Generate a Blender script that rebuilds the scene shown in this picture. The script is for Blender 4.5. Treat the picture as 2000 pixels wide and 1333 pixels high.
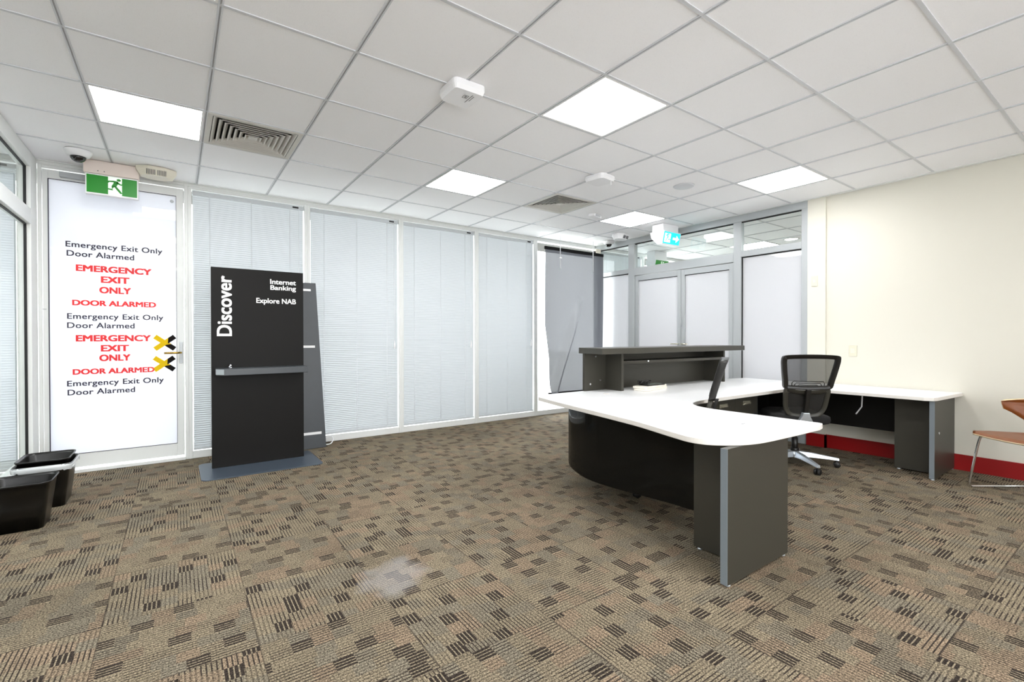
import bpy, math, random
from mathutils import Vector, Matrix
random.seed(4)
S = bpy.context.scene
COL = S.collection
for o in list(bpy.data.objects): bpy.data.objects.remove(o)

# ------------------------------------------------------------------ camera, world, exposure
CAMZ = 1.1605
def _cam():
    yaw, pit, rol = .6188, -.0077, -.0012
    cy, sy, cp, sp, cr, sr = math.cos(yaw), math.sin(yaw), math.cos(pit), math.sin(pit), math.cos(rol), math.sin(rol)
    F = Vector((sy*cp, cy*cp, sp)); R0 = Vector((cy, -sy, 0)); U0 = R0.cross(F)
    R = cr*R0 + sr*U0; U = -sr*R0 + cr*U0
    cd = bpy.data.cameras.new('camera'); c = bpy.data.objects.new('camera', cd); COL.objects.link(c)
    cd.sensor_fit = 'HORIZONTAL'; cd.sensor_width = 36; cd.lens = 921.64/2000*36
    cd.clip_start = .05; cd.clip_end = 200
    m = Matrix(((R.x, U.x, -F.x, 0), (R.y, U.y, -F.y, 0), (R.z, U.z, -F.z, CAMZ), (0, 0, 0, 1)))
    c.matrix_world = m; S.camera = c
_cam()
W = bpy.data.worlds.new('daylight'); S.world = W; W.use_nodes = True
W.node_tree.nodes['Background'].inputs[0].default_value = (.95, .975, 1, 1)
W.node_tree.nodes['Background'].inputs[1].default_value = 6.0
S.view_settings.view_transform = 'Standard'; S.view_settings.look = 'None'
S.view_settings.gamma = 1; S.view_settings.use_curve_mapping = False
S.view_settings.exposure = 0.54
PANEL_E = 16.0
S.cycles.max_bounces = 10; S.cycles.diffuse_bounces = 6; S.cycles.glossy_bounces = 4
S.cycles.transparent_max_bounces = 12; S.cycles.sample_clamp_indirect = 6; S.cycles.use_denoising = True

# ------------------------------------------------------------------ sizes of the room
CEIL = 2.635; YW = 5.466; XR = 5.545; XL = -.93; YB = -3.14; GX = -.43; GY = 1.86; T = .6

# ------------------------------------------------------------------ materials
def s2l(c):
    return tuple(((v/255)/12.92 if v/255 <= .04045 else ((v/255+.055)/1.055)**2.4) for v in c)
def mat(name, rgb, rough=.5, metal=0, spec=.5, emis=None, es=0, bump=None, var=None, coat=0, alpha=1, trans=0):
    m = bpy.data.materials.new(name); m.use_nodes = True
    nt = m.node_tree; b = nt.nodes['Principled BSDF']
    c = s2l(rgb)
    b.inputs['Base Color'].default_value = (*c, 1); b.inputs['Roughness'].default_value = rough
    b.inputs['Metallic'].default_value = metal; b.inputs['Specular IOR Level'].default_value = spec
    b.inputs['Coat Weight'].default_value = coat
    if emis is not None:
        b.inputs['Emission Color'].default_value = (*s2l(emis), 1); b.inputs['Emission Strength'].default_value = es
    if var or bump:
        tc = nt.nodes.new('ShaderNodeTexCoord')
    if var:  # (scale, amount)
        n = nt.nodes.new('ShaderNodeTexNoise'); n.inputs['Scale'].default_value = var[0]; n.inputs['Detail'].default_value = 5
        nt.links.new(tc.outputs['Object'], n.inputs['Vector'])
        mx = nt.nodes.new('ShaderNodeMix'); mx.data_type = 'RGBA'
        lo = tuple(v*(1-var[1]) for v in c); hi = tuple(min(1, v*(1+var[1])) for v in c)
        mx.inputs[6].default_value = (*lo, 1); mx.inputs[7].default_value = (*hi, 1)
        nt.links.new(n.outputs['Fac'], mx.inputs[0]); nt.links.new(mx.outputs[2], b.inputs['Base Color'])
    if bump:  # (scale, strength)
        n2 = nt.nodes.new('ShaderNodeTexNoise'); n2.inputs['Scale'].default_value = bump[0]; n2.inputs['Detail'].default_value = 4
        nt.links.new(tc.outputs['Object'], n2.inputs['Vector'])
        bp = nt.nodes.new('ShaderNodeBump'); bp.inputs['Strength'].default_value = bump[1]; bp.inputs['Distance'].default_value = .004
        nt.links.new(n2.outputs['Fac'], bp.inputs['Height']); nt.links.new(bp.outputs[0], b.inputs['Normal'])
    return m
def emat(name, rgb, strength):
    m = bpy.data.materials.new(name); m.use_nodes = True; nt = m.node_tree
    nt.nodes.remove(nt.nodes['Principled BSDF'])
    e = nt.nodes.new('ShaderNodeEmission'); e.inputs[0].default_value = (*s2l(rgb), 1); e.inputs[1].default_value = strength
    nt.links.new(e.outputs[0], nt.nodes['Material Output'].inputs[0]); return m
def front_only(nt, fac):
    g = nt.nodes.new('ShaderNodeNewGeometry'); i = nt.nodes.new('ShaderNodeMath'); i.operation = 'SUBTRACT'; i.inputs[0].default_value = 1
    nt.links.new(g.outputs['Backfacing'], i.inputs[1]); m = nt.nodes.new('ShaderNodeMath'); m.operation = 'MULTIPLY'
    nt.links.new(fac, m.inputs[0]); nt.links.new(i.outputs[0], m.inputs[1]); return m.outputs[0]
def glassmat(name, tint=(1, 1, 1), ior=1.45, refl=1.0):
    """thin pane: see-through plus mirror by Fresnel"""
    m = bpy.data.materials.new(name); m.use_nodes = True; nt = m.node_tree
    nt.nodes.remove(nt.nodes['Principled BSDF'])
    t = nt.nodes.new('ShaderNodeBsdfTransparent'); t.inputs[0].default_value = (*tint, 1)
    g = nt.nodes.new('ShaderNodeBsdfGlossy'); g.inputs['Roughness'].default_value = .01; g.inputs[0].default_value = (refl, refl, refl, 1)
    f = nt.nodes.new('ShaderNodeFresnel'); f.inputs[0].default_value = ior
    x = nt.nodes.new('ShaderNodeMixShader')
    nt.links.new(front_only(nt, f.outputs[0]), x.inputs[0]); nt.links.new(t.outputs[0], x.inputs[1]); nt.links.new(g.outputs[0], x.inputs[2])
    nt.links.new(x.outputs[0], nt.nodes['Material Output'].inputs[0]); return m
def filmmat(name, rgb, transl=.6, see=0.0, gloss=.06, rough=.05):
    """frosted / translucent sheet: diffuse + translucent + some clear view + Fresnel gloss"""
    m = bpy.data.materials.new(name); m.use_nodes = True; nt = m.node_tree
    nt.nodes.remove(nt.nodes['Principled BSDF']); c = (*s2l(rgb), 1)
    d = nt.nodes.new('ShaderNodeBsdfDiffuse'); d.inputs[0].default_value = c
    tl = nt.nodes.new('ShaderNodeBsdfTranslucent'); tl.inputs[0].default_value = c
    x = nt.nodes.new('ShaderNodeMixShader'); x.inputs[0].default_value = transl
    nt.links.new(d.outputs[0], x.inputs[1]); nt.links.new(tl.outputs[0], x.inputs[2])
    tr = nt.nodes.new('ShaderNodeBsdfTransparent')
    x2 = nt.nodes.new('ShaderNodeMixShader'); x2.inputs[0].default_value = see
    nt.links.new(x.outputs[0], x2.inputs[1]); nt.links.new(tr.outputs[0], x2.inputs[2])
    g = nt.nodes.new('ShaderNodeBsdfGlossy'); g.inputs['Roughness'].default_value = rough
    f = nt.nodes.new('ShaderNodeFresnel'); f.inputs[0].default_value = 1.45
    mu = nt.nodes.new('ShaderNodeMath'); mu.operation = 'MULTIPLY'; mu.inputs[1].default_value = gloss
    nt.links.new(f.outputs[0], mu.inputs[0])
    x3 = nt.nodes.new('ShaderNodeMixShader')
    nt.links.new(front_only(nt, mu.outputs[0]), x3.inputs[0]); nt.links.new(x2.outputs[0], x3.inputs[1]); nt.links.new(g.outputs[0], x3.inputs[2])
    nt.links.new(x3.outputs[0], nt.nodes['Material Output'].inputs[0]); return m

def carpet():
    m = bpy.data.materials.new('carpet_tiles'); m.use_nodes = True; nt = m.node_tree; N = nt.nodes; L = nt.links
    b = N['Principled BSDF']; b.inputs['Roughness'].default_value = .95; b.inputs['Specular IOR Level'].default_value = .1
    def mth(op, a, bb=None, cc=None):
        n = N.new('ShaderNodeMath'); n.operation = op
        for k, v in enumerate((a, bb, cc)):
            if v is None: continue
            if isinstance(v, (int, float)): n.inputs[k].default_value = v
            else: L.new(v, n.inputs[k])
        return n.outputs[0]
    def mix(f, a, bb):
        n = N.new('ShaderNodeMix'); n.data_type = 'RGBA'
        if isinstance(f, (int, float)): n.inputs[0].default_value = f
        else: L.new(f, n.inputs[0])
        for k, v in ((6, a), (7, bb)):
            if isinstance(v, tuple): n.inputs[k].default_value = (*v, 1)
            else: L.new(v, n.inputs[k])
        return n.outputs[2]
    def wn(x, y, z):
        c = N.new('ShaderNodeCombineXYZ')
        for k, v in enumerate((x, y, z)):
            if isinstance(v, (int, float)): c.inputs[k].default_value = v
            else: L.new(v, c.inputs[k])
        w = N.new('ShaderNodeTexWhiteNoise'); w.noise_dimensions = '3D'; L.new(c.outputs[0], w.inputs['Vector']); return w
    tc = N.new('ShaderNodeTexCoord'); sp = N.new('ShaderNodeSeparateXYZ'); L.new(tc.outputs['Object'], sp.inputs[0])
    X = mth('DIVIDE', mth('ADD', sp.outputs[0], 20.25), .5); Y = mth('DIVIDE', mth('ADD', sp.outputs[1], 20.01), .5)
    ix = mth('FLOOR', X); iy = mth('FLOOR', Y); fx = mth('SUBTRACT', X, ix); fy = mth('SUBTRACT', Y, iy)
    par = mth('MODULO', mth('ADD', ix, iy), 2.0)
    ipar = mth('SUBTRACT', 1.0, par)
    u = mth('ADD', mth('MULTIPLY', par, fx), mth('MULTIPLY', ipar, fy))
    v = mth('ADD', mth('MULTIPLY', par, fy), mth('MULTIPLY', ipar, fx))
    col = mth('FLOOR', mth('MULTIPLY', u, 8.0))
    off = wn(col, ix, iy).outputs['Value']
    row = mth('FLOOR', mth('ADD', mth('MULTIPLY', v, 6.8), off))
    cellx = mth('ADD', mth('MULTIPLY', ix, 8.0), col); celly = mth('ADD', mth('MULTIPLY', iy, 9.0), row)
    h1 = wn(cellx, celly, 3.0).outputs['Value']
    h2 = wn(mth('FLOOR', mth('MULTIPLY', cellx, .5)), celly, 7.0); h3 = wn(cellx, celly, 11.0).outputs['Value']
    s = mth('FRACT', mth('MULTIPLY', u, 32.0))
    # pile colours
    tan = mix(mth('LESS_THAN', h2.outputs['Value'], .22), TAN, PINK)
    tan = mix(mth('GREATER_THAN', h2.outputs['Value'], .72), tan, GREY)
    tan = mix(mth('MULTIPLY', h3, .35), tan, tuple(.62*k for k in TAN))
    dark = mix(mth('LESS_THAN', s, .30), DARK, tuple(1.08*k for k in TAN))
    strip = mix(mth('LESS_THAN', s, .30), tan, tuple(1.15*k for k in DARK))
    plain = mix(mth('MULTIPLY', mth('LESS_THAN', s, .36), .5), tan, DARK)
    c = mix(mth('LESS_THAN', h1, .40), plain, strip)
    tk = mth('FLOOR', mth('MULTIPLY', wn(ix, iy, 21.0).outputs['Value'], 7.0))
    reg = mth('LESS_THAN', mth('MODULO', mth('ADD', mth('ADD', col, mth('MULTIPLY', mth('ADD', row, 4.0), 3.0)), tk), 7.0), .5)
    dk = mth('MAXIMUM', mth('MULTIPLY', reg, mth('GREATER_THAN', h1, .12)), mth('LESS_THAN', h1, .03))
    c = mix(dk, c, dark)
    # tufts
    n = N.new('ShaderNodeTexNoise'); n.inputs['Scale'].default_value = 170; n.inputs['Detail'].default_value = 3
    L.new(tc.outputs['Object'], n.inputs['Vector'])
    r = N.new('ShaderNodeMapRange'); r.inputs[1].default_value = .36; r.inputs[2].default_value = .64; r.inputs[3].default_value = .28; r.inputs[4].default_value = 1.6
    L.new(n.outputs['Fac'], r.inputs[0])
    mu = N.new('ShaderNodeMix'); mu.data_type = 'RGBA'; mu.blend_type = 'MULTIPLY'; mu.inputs[0].default_value = 1
    L.new(c, mu.inputs[6]); L.new(r.outputs[0], mu.inputs[7])
    c = mu.outputs[2]
    # seams between tiles
    e1 = mth('MINIMUM', mth('MINIMUM', fx, mth('SUBTRACT', 1.0, fx)), mth('MINIMUM', fy, mth('SUBTRACT', 1.0, fy)))
    c = mix(mth('MULTIPLY', mth('LESS_THAN', e1, .004), .6), c, DARK)
    # wear: broad patches
    n2 = N.new('ShaderNodeTexNoise'); n2.inputs['Scale'].default_value = 1.1; n2.inputs['Detail'].default_value = 3
    L.new(tc.outputs['Object'], n2.inputs['Vector'])
    r2 = N.new('ShaderNodeMapRange'); r2.inputs[1].default_value = .35; r2.inputs[2].default_value = .65; r2.inputs[3].default_value = .88; r2.inputs[4].default_value = 1.1
    L.new(n2.outputs['Fac'], r2.inputs[0])
    mv = N.new('ShaderNodeMix'); mv.data_type = 'RGBA'; mv.blend_type = 'MULTIPLY'; mv.inputs[0].default_value = 1
    L.new(c, mv.inputs[6]); L.new(r2.outputs[0], mv.inputs[7]); c = mv.outputs[2]
    # pale bleached stain
    dx = mth('SUBTRACT', sp.outputs[0], .86); dy = mth('SUBTRACT', sp.outputs[1], 2.2)
    px = mth('ADD', mth('MULTIPLY', dx, .85), mth('MULTIPLY', dy, -.52)); py = mth('ADD', mth('MULTIPLY', dx, .52), mth('MULTIPLY', dy, .85))
    n3 = N.new('ShaderNodeTexNoise'); n3.inputs['Scale'].default_value = 9; n3.inputs['Detail'].default_value = 4
    L.new(tc.outputs['Object'], n3.inputs['Vector'])
    d = mth('SQRT', mth('ADD', mth('POWER', mth('DIVIDE', px, .15), 2.0), mth('POWER', mth('DIVIDE', py, .19), 2.0)))
    d = mth('ADD', d, mth('MULTIPLY', mth('SUBTRACT', n3.outputs['Fac'], .5), 1.5))
    r3 = N.new('ShaderNodeMapRange'); r3.inputs[1].default_value = .55; r3.inputs[2].default_value = 1.15; r3.inputs[3].default_value = .34; r3.inputs[4].default_value = 0
    L.new(d, r3.inputs[0])
    c = mix(r3.outputs[0], c, (.36, .35, .36))
    L.new(c, b.inputs['Base Color'])
    bp = N.new('ShaderNodeBump'); bp.inputs['Strength'].default_value = .5; bp.inputs['Distance'].default_value = .003
    L.new(n.outputs['Fac'], bp.inputs['Height']); L.new(bp.outputs[0], b.inputs['Normal'])
    return m
TAN = (.232, .191, .131); PINK = (.250, .187, .128); GREY = (.196, .170, .126); DARK = (.034, .026, .021)

def ceiltile():
    m = mat('ceiling_tile', (226, 226, 229), .9, bump=(420, .25)); nt = m.node_tree; N = nt.nodes; L = nt.links; b = N['Principled BSDF']
    tc = N.new('ShaderNodeTexCoord')
    n = N.new('ShaderNodeTexNoise'); n.inputs['Scale'].default_value = 190; n.inputs['Detail'].default_value = 3
    L.new(tc.outputs['Object'], n.inputs['Vector'])
    r = N.new('ShaderNodeMapRange'); r.inputs[1].default_value = .25; r.inputs[2].default_value = .42; r.inputs[3].default_value = .93; r.inputs[4].default_value = 1
    L.new(n.outputs['Fac'], r.inputs[0])
    mu = N.new('ShaderNodeMix'); mu.data_type = 'RGBA'; mu.blend_type = 'MULTIPLY'; mu.inputs[0].default_value = 1
    mu.inputs[6].default_value = (*s2l((246, 246, 248)), 1); L.new(r.outputs[0], mu.inputs[7]); L.new(mu.outputs[2], b.inputs['Base Color'])
    return m

M = dict(
    carpet=carpet(), tile=ceiltile(), tbar=mat('ceiling_bar', (205, 207, 211), .45), gap=mat('shadow_gap', (172, 173, 176), .9),
    void=mat('plenum', (60, 58, 55), .9), cream=mat('cream_paint', (213, 210, 198), .6, bump=(90, .05), var=(1.3, .02)),
    white=mat('white_paint', (232, 232, 230), .6, var=(2, .02)), red=mat('red_skirting', (142, 8, 12), .4, var=(3, .06)),
    alu=mat('white_aluminium', (222, 224, 222), .35, var=(3, .03)), alug=mat('grey_aluminium', (172, 176, 178), .34, metal=.15, var=(3, .04)),
    gasket=mat('black_gasket', (10, 10, 11), .6), slat=filmmat('blind_slat', (200, 204, 207), .085, 0, .5, .3),
    cord=mat('white_cord', (225, 226, 228), .6), clear=glassmat('clear_glass', (.94, .97, .96)),
    pane=glassmat('window_glass', (.97, .985, .98)),
    frost=filmmat('frosted_glass', (229, 230, 233), .64, 0, .8, .03), doorfrost=filmmat('frosted_door_glass', (238, 240, 245), .225, 0, 1.0, .015),
    panel=emat('light_diffuser', (255, 255, 255), PANEL_E), trimw=mat('white_frame', (235, 235, 235), .5),
    plast=mat('white_plastic', (236, 236, 238), .4), plastb=mat('beige_plastic', (222, 216, 200), .45), darkp=mat('dark_plastic', (28, 28, 30), .35),
    vent=mat('vent_metal', (205, 202, 195), .5), dome=mat('smoked_dome', (14, 12, 14), .06, spec=.8),
    green=mat('exit_green', (0, 132, 12), .4, emis=(0, 140, 12), es=.03), greenw=mat('exit_white', (225, 238, 225), .4, emis=(230, 245, 230), es=.3),
    cyan=mat('lit_exit_cyan', (10, 190, 200), .4, emis=(0, 205, 225), es=.8), cyanw=mat('lit_exit_white', (230, 255, 255), .4, emis=(235, 255, 255), es=1.2),
    housing=mat('exit_housing', (222, 208, 200), .45), black=mat('kiosk_black', (13, 11, 9), .5, var=(9, .2), spec=.2),
    slate=mat('kiosk_slate', (62, 66, 70), .35, var=(12, .08)), plate=mat('base_plate_steel', (78, 88, 100), .3, metal=.3, var=(8, .06)),
    lett=mat('white_lettering', (238, 238, 238), .5), redl=mat('red_lettering', (226, 22, 26), .5), navy=mat('navy_lettering', (36, 28, 52), .5),
    tapey=mat('yellow_tape', (228, 190, 8), .7, spec=.2), tapek=mat('black_tape', (20, 14, 12), .8, spec=.2), brass=mat('brass_lever', (176, 142, 60), .25, metal=.9),
    bin=mat('black_bin_plastic', (10, 9, 8), .28, bump=(300, .05)), liner=filmmat('bin_liner', (240, 244, 246), .3, .12, 1.0, .15),
    desk=mat('white_worktop', (236, 237, 238), .28, var=(2, .015)), edge=mat('worktop_edge', (226, 222, 216), .4),
    olive=mat('charcoal_laminate', (54, 52, 45), .42, var=(6, .05)), oliveedge=mat('grey_edge_band', (112, 120, 126), .4),
    chb=mat('black_chair_plastic', (24, 22, 20), .38), chf=mat('black_seat_fabric', (18, 17, 17), .9, bump=(400, .3)),
    silver=mat('silver_metal', (196, 202, 208), .3, metal=.6), chrome=mat('chrome', (225, 226, 230), .12, metal=1), rub=mat('black_rubber', (14, 13, 13), .5),
    brown=mat('brown_veneer', (122, 64, 20), .38, var=(14, .12)), brownedge=mat('pale_ply_edge', (226, 206, 168), .5),
    paper=mat('white_board', (240, 234, 222), .5), ink=mat('tray_black', (22, 20, 18), .4), tray=mat('pale_glass_insert', (128, 140, 132), .2),
    steel=mat('handle_steel', (205, 200, 180), .25, metal=.7), plate2=mat('cream_plate', (212, 208, 188), .4),
    line=mat('grey_print', (70, 72, 76), .5), gypsum=mat('ext_ground', (228, 228, 224), .9),
    bar=mat('black_bar', (9, 9, 10), .7, spec=.2), banner=filmmat('grey_film_banner', (84, 85, 91), .28, .04, .25, .3))
def smoked():
    m = bpy.data.materials.new('smoked_acrylic'); m.use_nodes = True; nt = m.node_tree
    nt.nodes.remove(nt.nodes['Principled BSDF'])
    t = nt.nodes.new('ShaderNodeBsdfTransparent'); t.inputs[0].default_value = (.20, .20, .19, 1)
    d = nt.nodes.new('ShaderNodeBsdfDiffuse'); d.inputs[0].default_value = (.008, .008, .007, 1)
    x0 = nt.nodes.new('ShaderNodeMixShader'); x0.inputs[0].default_value = .6
    g = nt.nodes.new('ShaderNodeBsdfGlossy'); g.inputs['Roughness'].default_value = .06
    f = nt.nodes.new('ShaderNodeFresnel'); f.inputs[0].default_value = 1.45
    mm = nt.nodes.new('ShaderNodeMath'); mm.operation = 'MULTIPLY'; mm.inputs[1].default_value = .45; nt.links.new(f.outputs[0], mm.inputs[0])
    x = nt.nodes.new('ShaderNodeMixShader')
    nt.links.new(t.outputs[0], x0.inputs[1]); nt.links.new(d.outputs[0], x0.inputs[2])
    nt.links.new(front_only(nt, mm.outputs[0]), x.inputs[0]); nt.links.new(x0.outputs[0], x.inputs[1]); nt.links.new(g.outputs[0], x.inputs[2])
    nt.links.new(x.outputs[0], nt.nodes['Material Output'].inputs[0]); return m
M['smoked'] = smoked()
def meshfabric():
    m = bpy.data.materials.new('chair_mesh'); m.use_nodes = True; nt = m.node_tree; N = nt.nodes; L = nt.links
    b = N['Principled BSDF']; b.inputs['Base Color'].default_value = (.012, .011, .009, 1); b.inputs['Roughness'].default_value = .7
    tr = N.new('ShaderNodeBsdfTransparent'); x = N.new('ShaderNodeMixShader'); x.inputs[0].default_value = .22
    L.new(b.outputs[0], x.inputs[1]); L.new(tr.outputs[0], x.inputs[2]); L.new(x.outputs[0], N['Material Output'].inputs[0])
    return m
M['mesh'] = meshfabric()

# ------------------------------------------------------------------ mesh helpers
class MB:
    def __init__(s): s.v = []; s.f = []; s.m = []; s.sm = []
    def add(s, vs, fs, mi=0, smooth=False):
        k = len(s.v); s.v += [tuple(p) for p in vs]
        for f in fs: s.f.append(tuple(i+k for i in f)); s.m.append(mi); s.sm.append(smooth)
        return s
    def box(s, x0, x1, y0, y1, z0, z1, mi=0):
        vs = [(x, y, z) for z in (z0, z1) for y in (y0, y1) for x in (x0, x1)]
        return s.add(vs, [(0, 2, 3, 1), (4, 5, 7, 6), (0, 1, 5, 4), (2, 6, 7, 3), (0, 4, 6, 2), (1, 3, 7, 5)], mi)
    def obox(s, c, size, mat3, mi=0):
        h = [v/2 for v in size]; vs = []
        for z in (-1, 1):
            for y in (-1, 1):
                for x in (-1, 1): vs.append(Vector(c) + mat3 @ Vector((x*h[0], y*h[1], z*h[2])))
        return s.add(vs, [(0, 2, 3, 1), (4, 5, 7, 6), (0, 1, 5, 4), (2, 6, 7, 3), (0, 4, 6, 2), (1, 3, 7, 5)], mi)
    def bbox(s, x0, x1, y0, y1, z0, z1, r, mi=0, ms=3):
        """box with rounded vertical edges and small top / bottom chamfer"""
        pl = rrect((x0+x1)/2, (y0+y1)/2, x1-x0, y1-y0, r, ms); return s.prism(pl, z0, z1, mi, ch=min(r*.3, (z1-z0)*.3))
    def prism(s, pl, z0, z1, mi=0, ch=0, side=None):
        """extrude a ccw plan outline; ch chamfers the top and bottom rims"""
        n = len(pl); side = mi if side is None else side
        if ch:
            inn = inset(pl, ch); rings = [(inn, z0), (pl, z0+ch), (pl, z1-ch), (inn, z1)]
        else: rings = [(pl, z0), (pl, z1)]
        vs = [(p[0], p[1], z) for r_, z in rings for p in r_]; k = len(rings)
        s.add(vs, [tuple(range(n-1, -1, -1))], side); b = len(s.v)-len(vs)
        s.f.append(tuple(b+(k-1)*n+i for i in range(n))); s.m.append(mi); s.sm.append(False)
        for r_ in range(k-1):
            for i in range(n):
                j = (i+1) % n; s.f.append((b+r_*n+i, b+r_*n+j, b+(r_+1)*n+j, b+(r_+1)*n+i)); s.m.append(mi if (ch and r_ == k-2) else side); s.sm.append(False)
        return s
    def loft(s, rings, mi=0, smooth=True, caps=True, closed=True):
        n = len(rings[0]); vs = [p for r in rings for p in r]; fs = []
        for a in range(len(rings)-1):
            for i in range(n if closed else n-1):
                j = (i+1) % n; fs.append((a*n+i, a*n+j, (a+1)*n+j, (a+1)*n+i))
        s.add(vs, fs, mi, smooth)
        if caps and closed:
            b = len(s.v)-len(vs)
            s.f.append(tuple(b+i for i in range(n-1, -1, -1))); s.m.append(mi); s.sm.append(False)
            s.f.append(tuple(b+(len(rings)-1)*n+i for i in range(n))); s.m.append(mi); s.sm.append(False)
        return s
    def tube(s, path, r, n=8, mi=0, closed=False, flat=None):
        path = [Vector(p) for p in path]; m = len(path); rings = []; rr = r if isinstance(r, (list, tuple)) else [r]*m
        up = None
        for i, p in enumerate(path):
            if closed: t = (path[(i+1) % m]-path[i-1])
            else: t = path[min(i+1, m-1)]-path[max(i-1, 0)]
            t.normalize()
            if up is None:
                up = Vector((0, 0, 1)) if abs(t.z) < .9 else Vector((0, 1, 0))
            a = t.cross(up); a.normalize(); b = a.cross(t); b.normalize(); up = b
            fa, fb = (1, 1) if flat is None else flat
            rings.append([p + rr[i]*(math.cos(q)*a*fa + math.sin(q)*b*fb) for q in [2*math.pi*k/n for k in range(n)]])
        if closed:
            rings.append(rings[0]); return s.loft(rings, mi, True, False)
        return s.loft(rings, mi)
    def lathe(s, prof, c=(0, 0, 0), n=20, mi=0, axis=None):
        rings = [[Vector((r*math.cos(q), r*math.sin(q), z)) for q in [2*math.pi*k/n for k in range(n)]] for r, z in prof]
        if axis is not None:
            q = Vector((0, 0, 1)).rotation_difference(Vector(axis)); rings = [[q @ p for p in r] for r in rings]
        rings = [[p+Vector(c) for p in r] for r in rings]
        return s.loft(rings, mi)
    def poly(s, pts, d, mi=0):
        """extrude a 3-D polygon along vector d"""
        n = len(pts); d = Vector(d); vs = [Vector(p) for p in pts] + [Vector(p)+d for p in pts]
        fs = [tuple(range(n)), tuple(range(2*n-1, n-1, -1))] + [(i, n+i, n+(i+1) % n, (i+1) % n) for i in range(n)]
        return s.add(vs, fs, mi)
    def build(s, name, mats, parent=None, local=False, bevel=0, solid=0, sub=0):
        o = None; org = Vector((0, 0, 0))
        if parent is not None and not local:
            p = parent
            while p is not None: org += p.location; p = p.parent
        elif parent is None:
            xs = [v[0] for v in s.v]; ys = [v[1] for v in s.v]; zs = [v[2] for v in s.v]
            org = Vector(((min(xs)+max(xs))/2, (min(ys)+max(ys))/2, min(zs)))
            if name in ('floor', 'ceiling'): org = Vector((0, 0, 0))
        me = bpy.data.meshes.new(name)
        me.from_pydata([tuple(Vector(v)-org) for v in s.v], [], s.f)
        if not isinstance(mats, (list, tuple)): mats = [mats]
        for m in mats: me.materials.append(m)
        for p, mi, sm in zip(me.polygons, s.m, s.sm): p.material_index = mi; p.use_smooth = sm
        import bmesh
        bm = bmesh.new(); bm.from_mesh(me); bmesh.ops.recalc_face_normals(bm, faces=bm.faces); bm.to_mesh(me); bm.free()
        o = bpy.data.objects.new(name, me); COL.objects.link(o)
        if parent is not None: o.parent = parent
        else: o.location = org
        if sub: q = o.modifiers.new('sub', 'SUBSURF'); q.levels = sub; q.render_levels = sub
        if solid: q = o.modifiers.new('solid', 'SOLIDIFY'); q.thickness = solid; q.offset = 0
        if bevel: q = o.modifiers.new('bevel', 'BEVEL'); q.width = bevel; q.segments = 2; q.limit_method = 'ANGLE'; q.angle_limit = math.radians(40)
        return o
def inset(pl, d):
    n = len(pl); out = []
    for i in range(n):
        a = Vector(pl[i-1][:2]); b = Vector(pl[i][:2]); c = Vector(pl[(i+1) % n][:2])
        e1 = (b-a).normalized(); e2 = (c-b).normalized(); n1 = Vector((-e1.y, e1.x)); n2 = Vector((-e2.y, e2.x))
        k = n1+n2; L = k.length
        k = n1 if L < 1e-6 else k/L/max(.35, (k/L).dot(n1))
        out.append(tuple(b+k*d))
    return out
def rrect(cx, cy, w, h, r, n=4):
    out = []
    for sx, sy, a0 in ((1, 1, 0), (-1, 1, 90), (-1, -1, 180), (1, -1, 270)):
        for k in range(n+1):
            a = math.radians(a0+90*k/n); out.append((cx+sx*(w/2-r)+r*math.cos(a), cy+sy*(h/2-r)+r*math.sin(a)))
    return out
def spline(pts, n=8, closed=False):
    out = []; P = [Vector(p) for p in pts]; m = len(P)
    for i in range(m if closed else m-1):
        a = P[(i-1) % m] if (closed or i > 0) else P[0]; b = P[i]; c = P[(i+1) % m]; d = P[(i+2) % m] if (closed or i+2 < m) else P[-1]
        for k in range(n):
            t = k/n; out.append(.5*((2*b)+(c-a)*t+(2*a-5*b+4*c-d)*t*t+(3*b-a-3*c+d)*t**3))
    if not closed: out.append(P[-1])
    return out
def tag(o, label, cat, group=None, kind=None):
    if label: o['label'] = label
    if cat: o['category'] = cat
    if group: o['group'] = group
    if kind: o['kind'] = kind
    return o
def thing(name, label, cat, loc, rz=0, group=None, kind=None):
    o = bpy.data.objects.new(name, None); COL.objects.link(o); o.empty_display_size = .1
    o.location = loc; o.rotation_euler = (0, 0, rz); return tag(o, label, cat, group, kind)
def lab(o, label): o['label'] = label; return o
def dup(root, loc, label, rz=None):
    r = root.copy(); COL.objects.link(r); r.location = loc; r['label'] = label
    if rz is not None: r.rotation_euler = (0, 0, rz)
    for ch in list(root.children):
        c = ch.copy(); COL.objects.link(c); c.parent = r
        for g in list(ch.children):
            d = g.copy(); COL.objects.link(d); d.parent = c
    return r
def textmesh(txt, bold=0, space=1.0):
    cu = bpy.data.curves.new('t', 'FONT'); cu.body = txt; cu.size = 1; cu.offset = bold; cu.space_character = space
    cu.resolution_u = 4; cu.extrude = .0
    o = bpy.data.objects.new('t', cu); COL.objects.link(o)
    bpy.context.view_layer.update()
    me = bpy.data.meshes.new_from_object(o.evaluated_get(bpy.context.evaluated_depsgraph_get()))
    bpy.data.objects.remove(o); bpy.data.curves.remove(cu)
    v = [tuple(p.co) for p in me.vertices]; f = [tuple(p.vertices) for p in me.polygons]; bpy.data.meshes.remove(me)
    return v, f
_cap = {}
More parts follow.
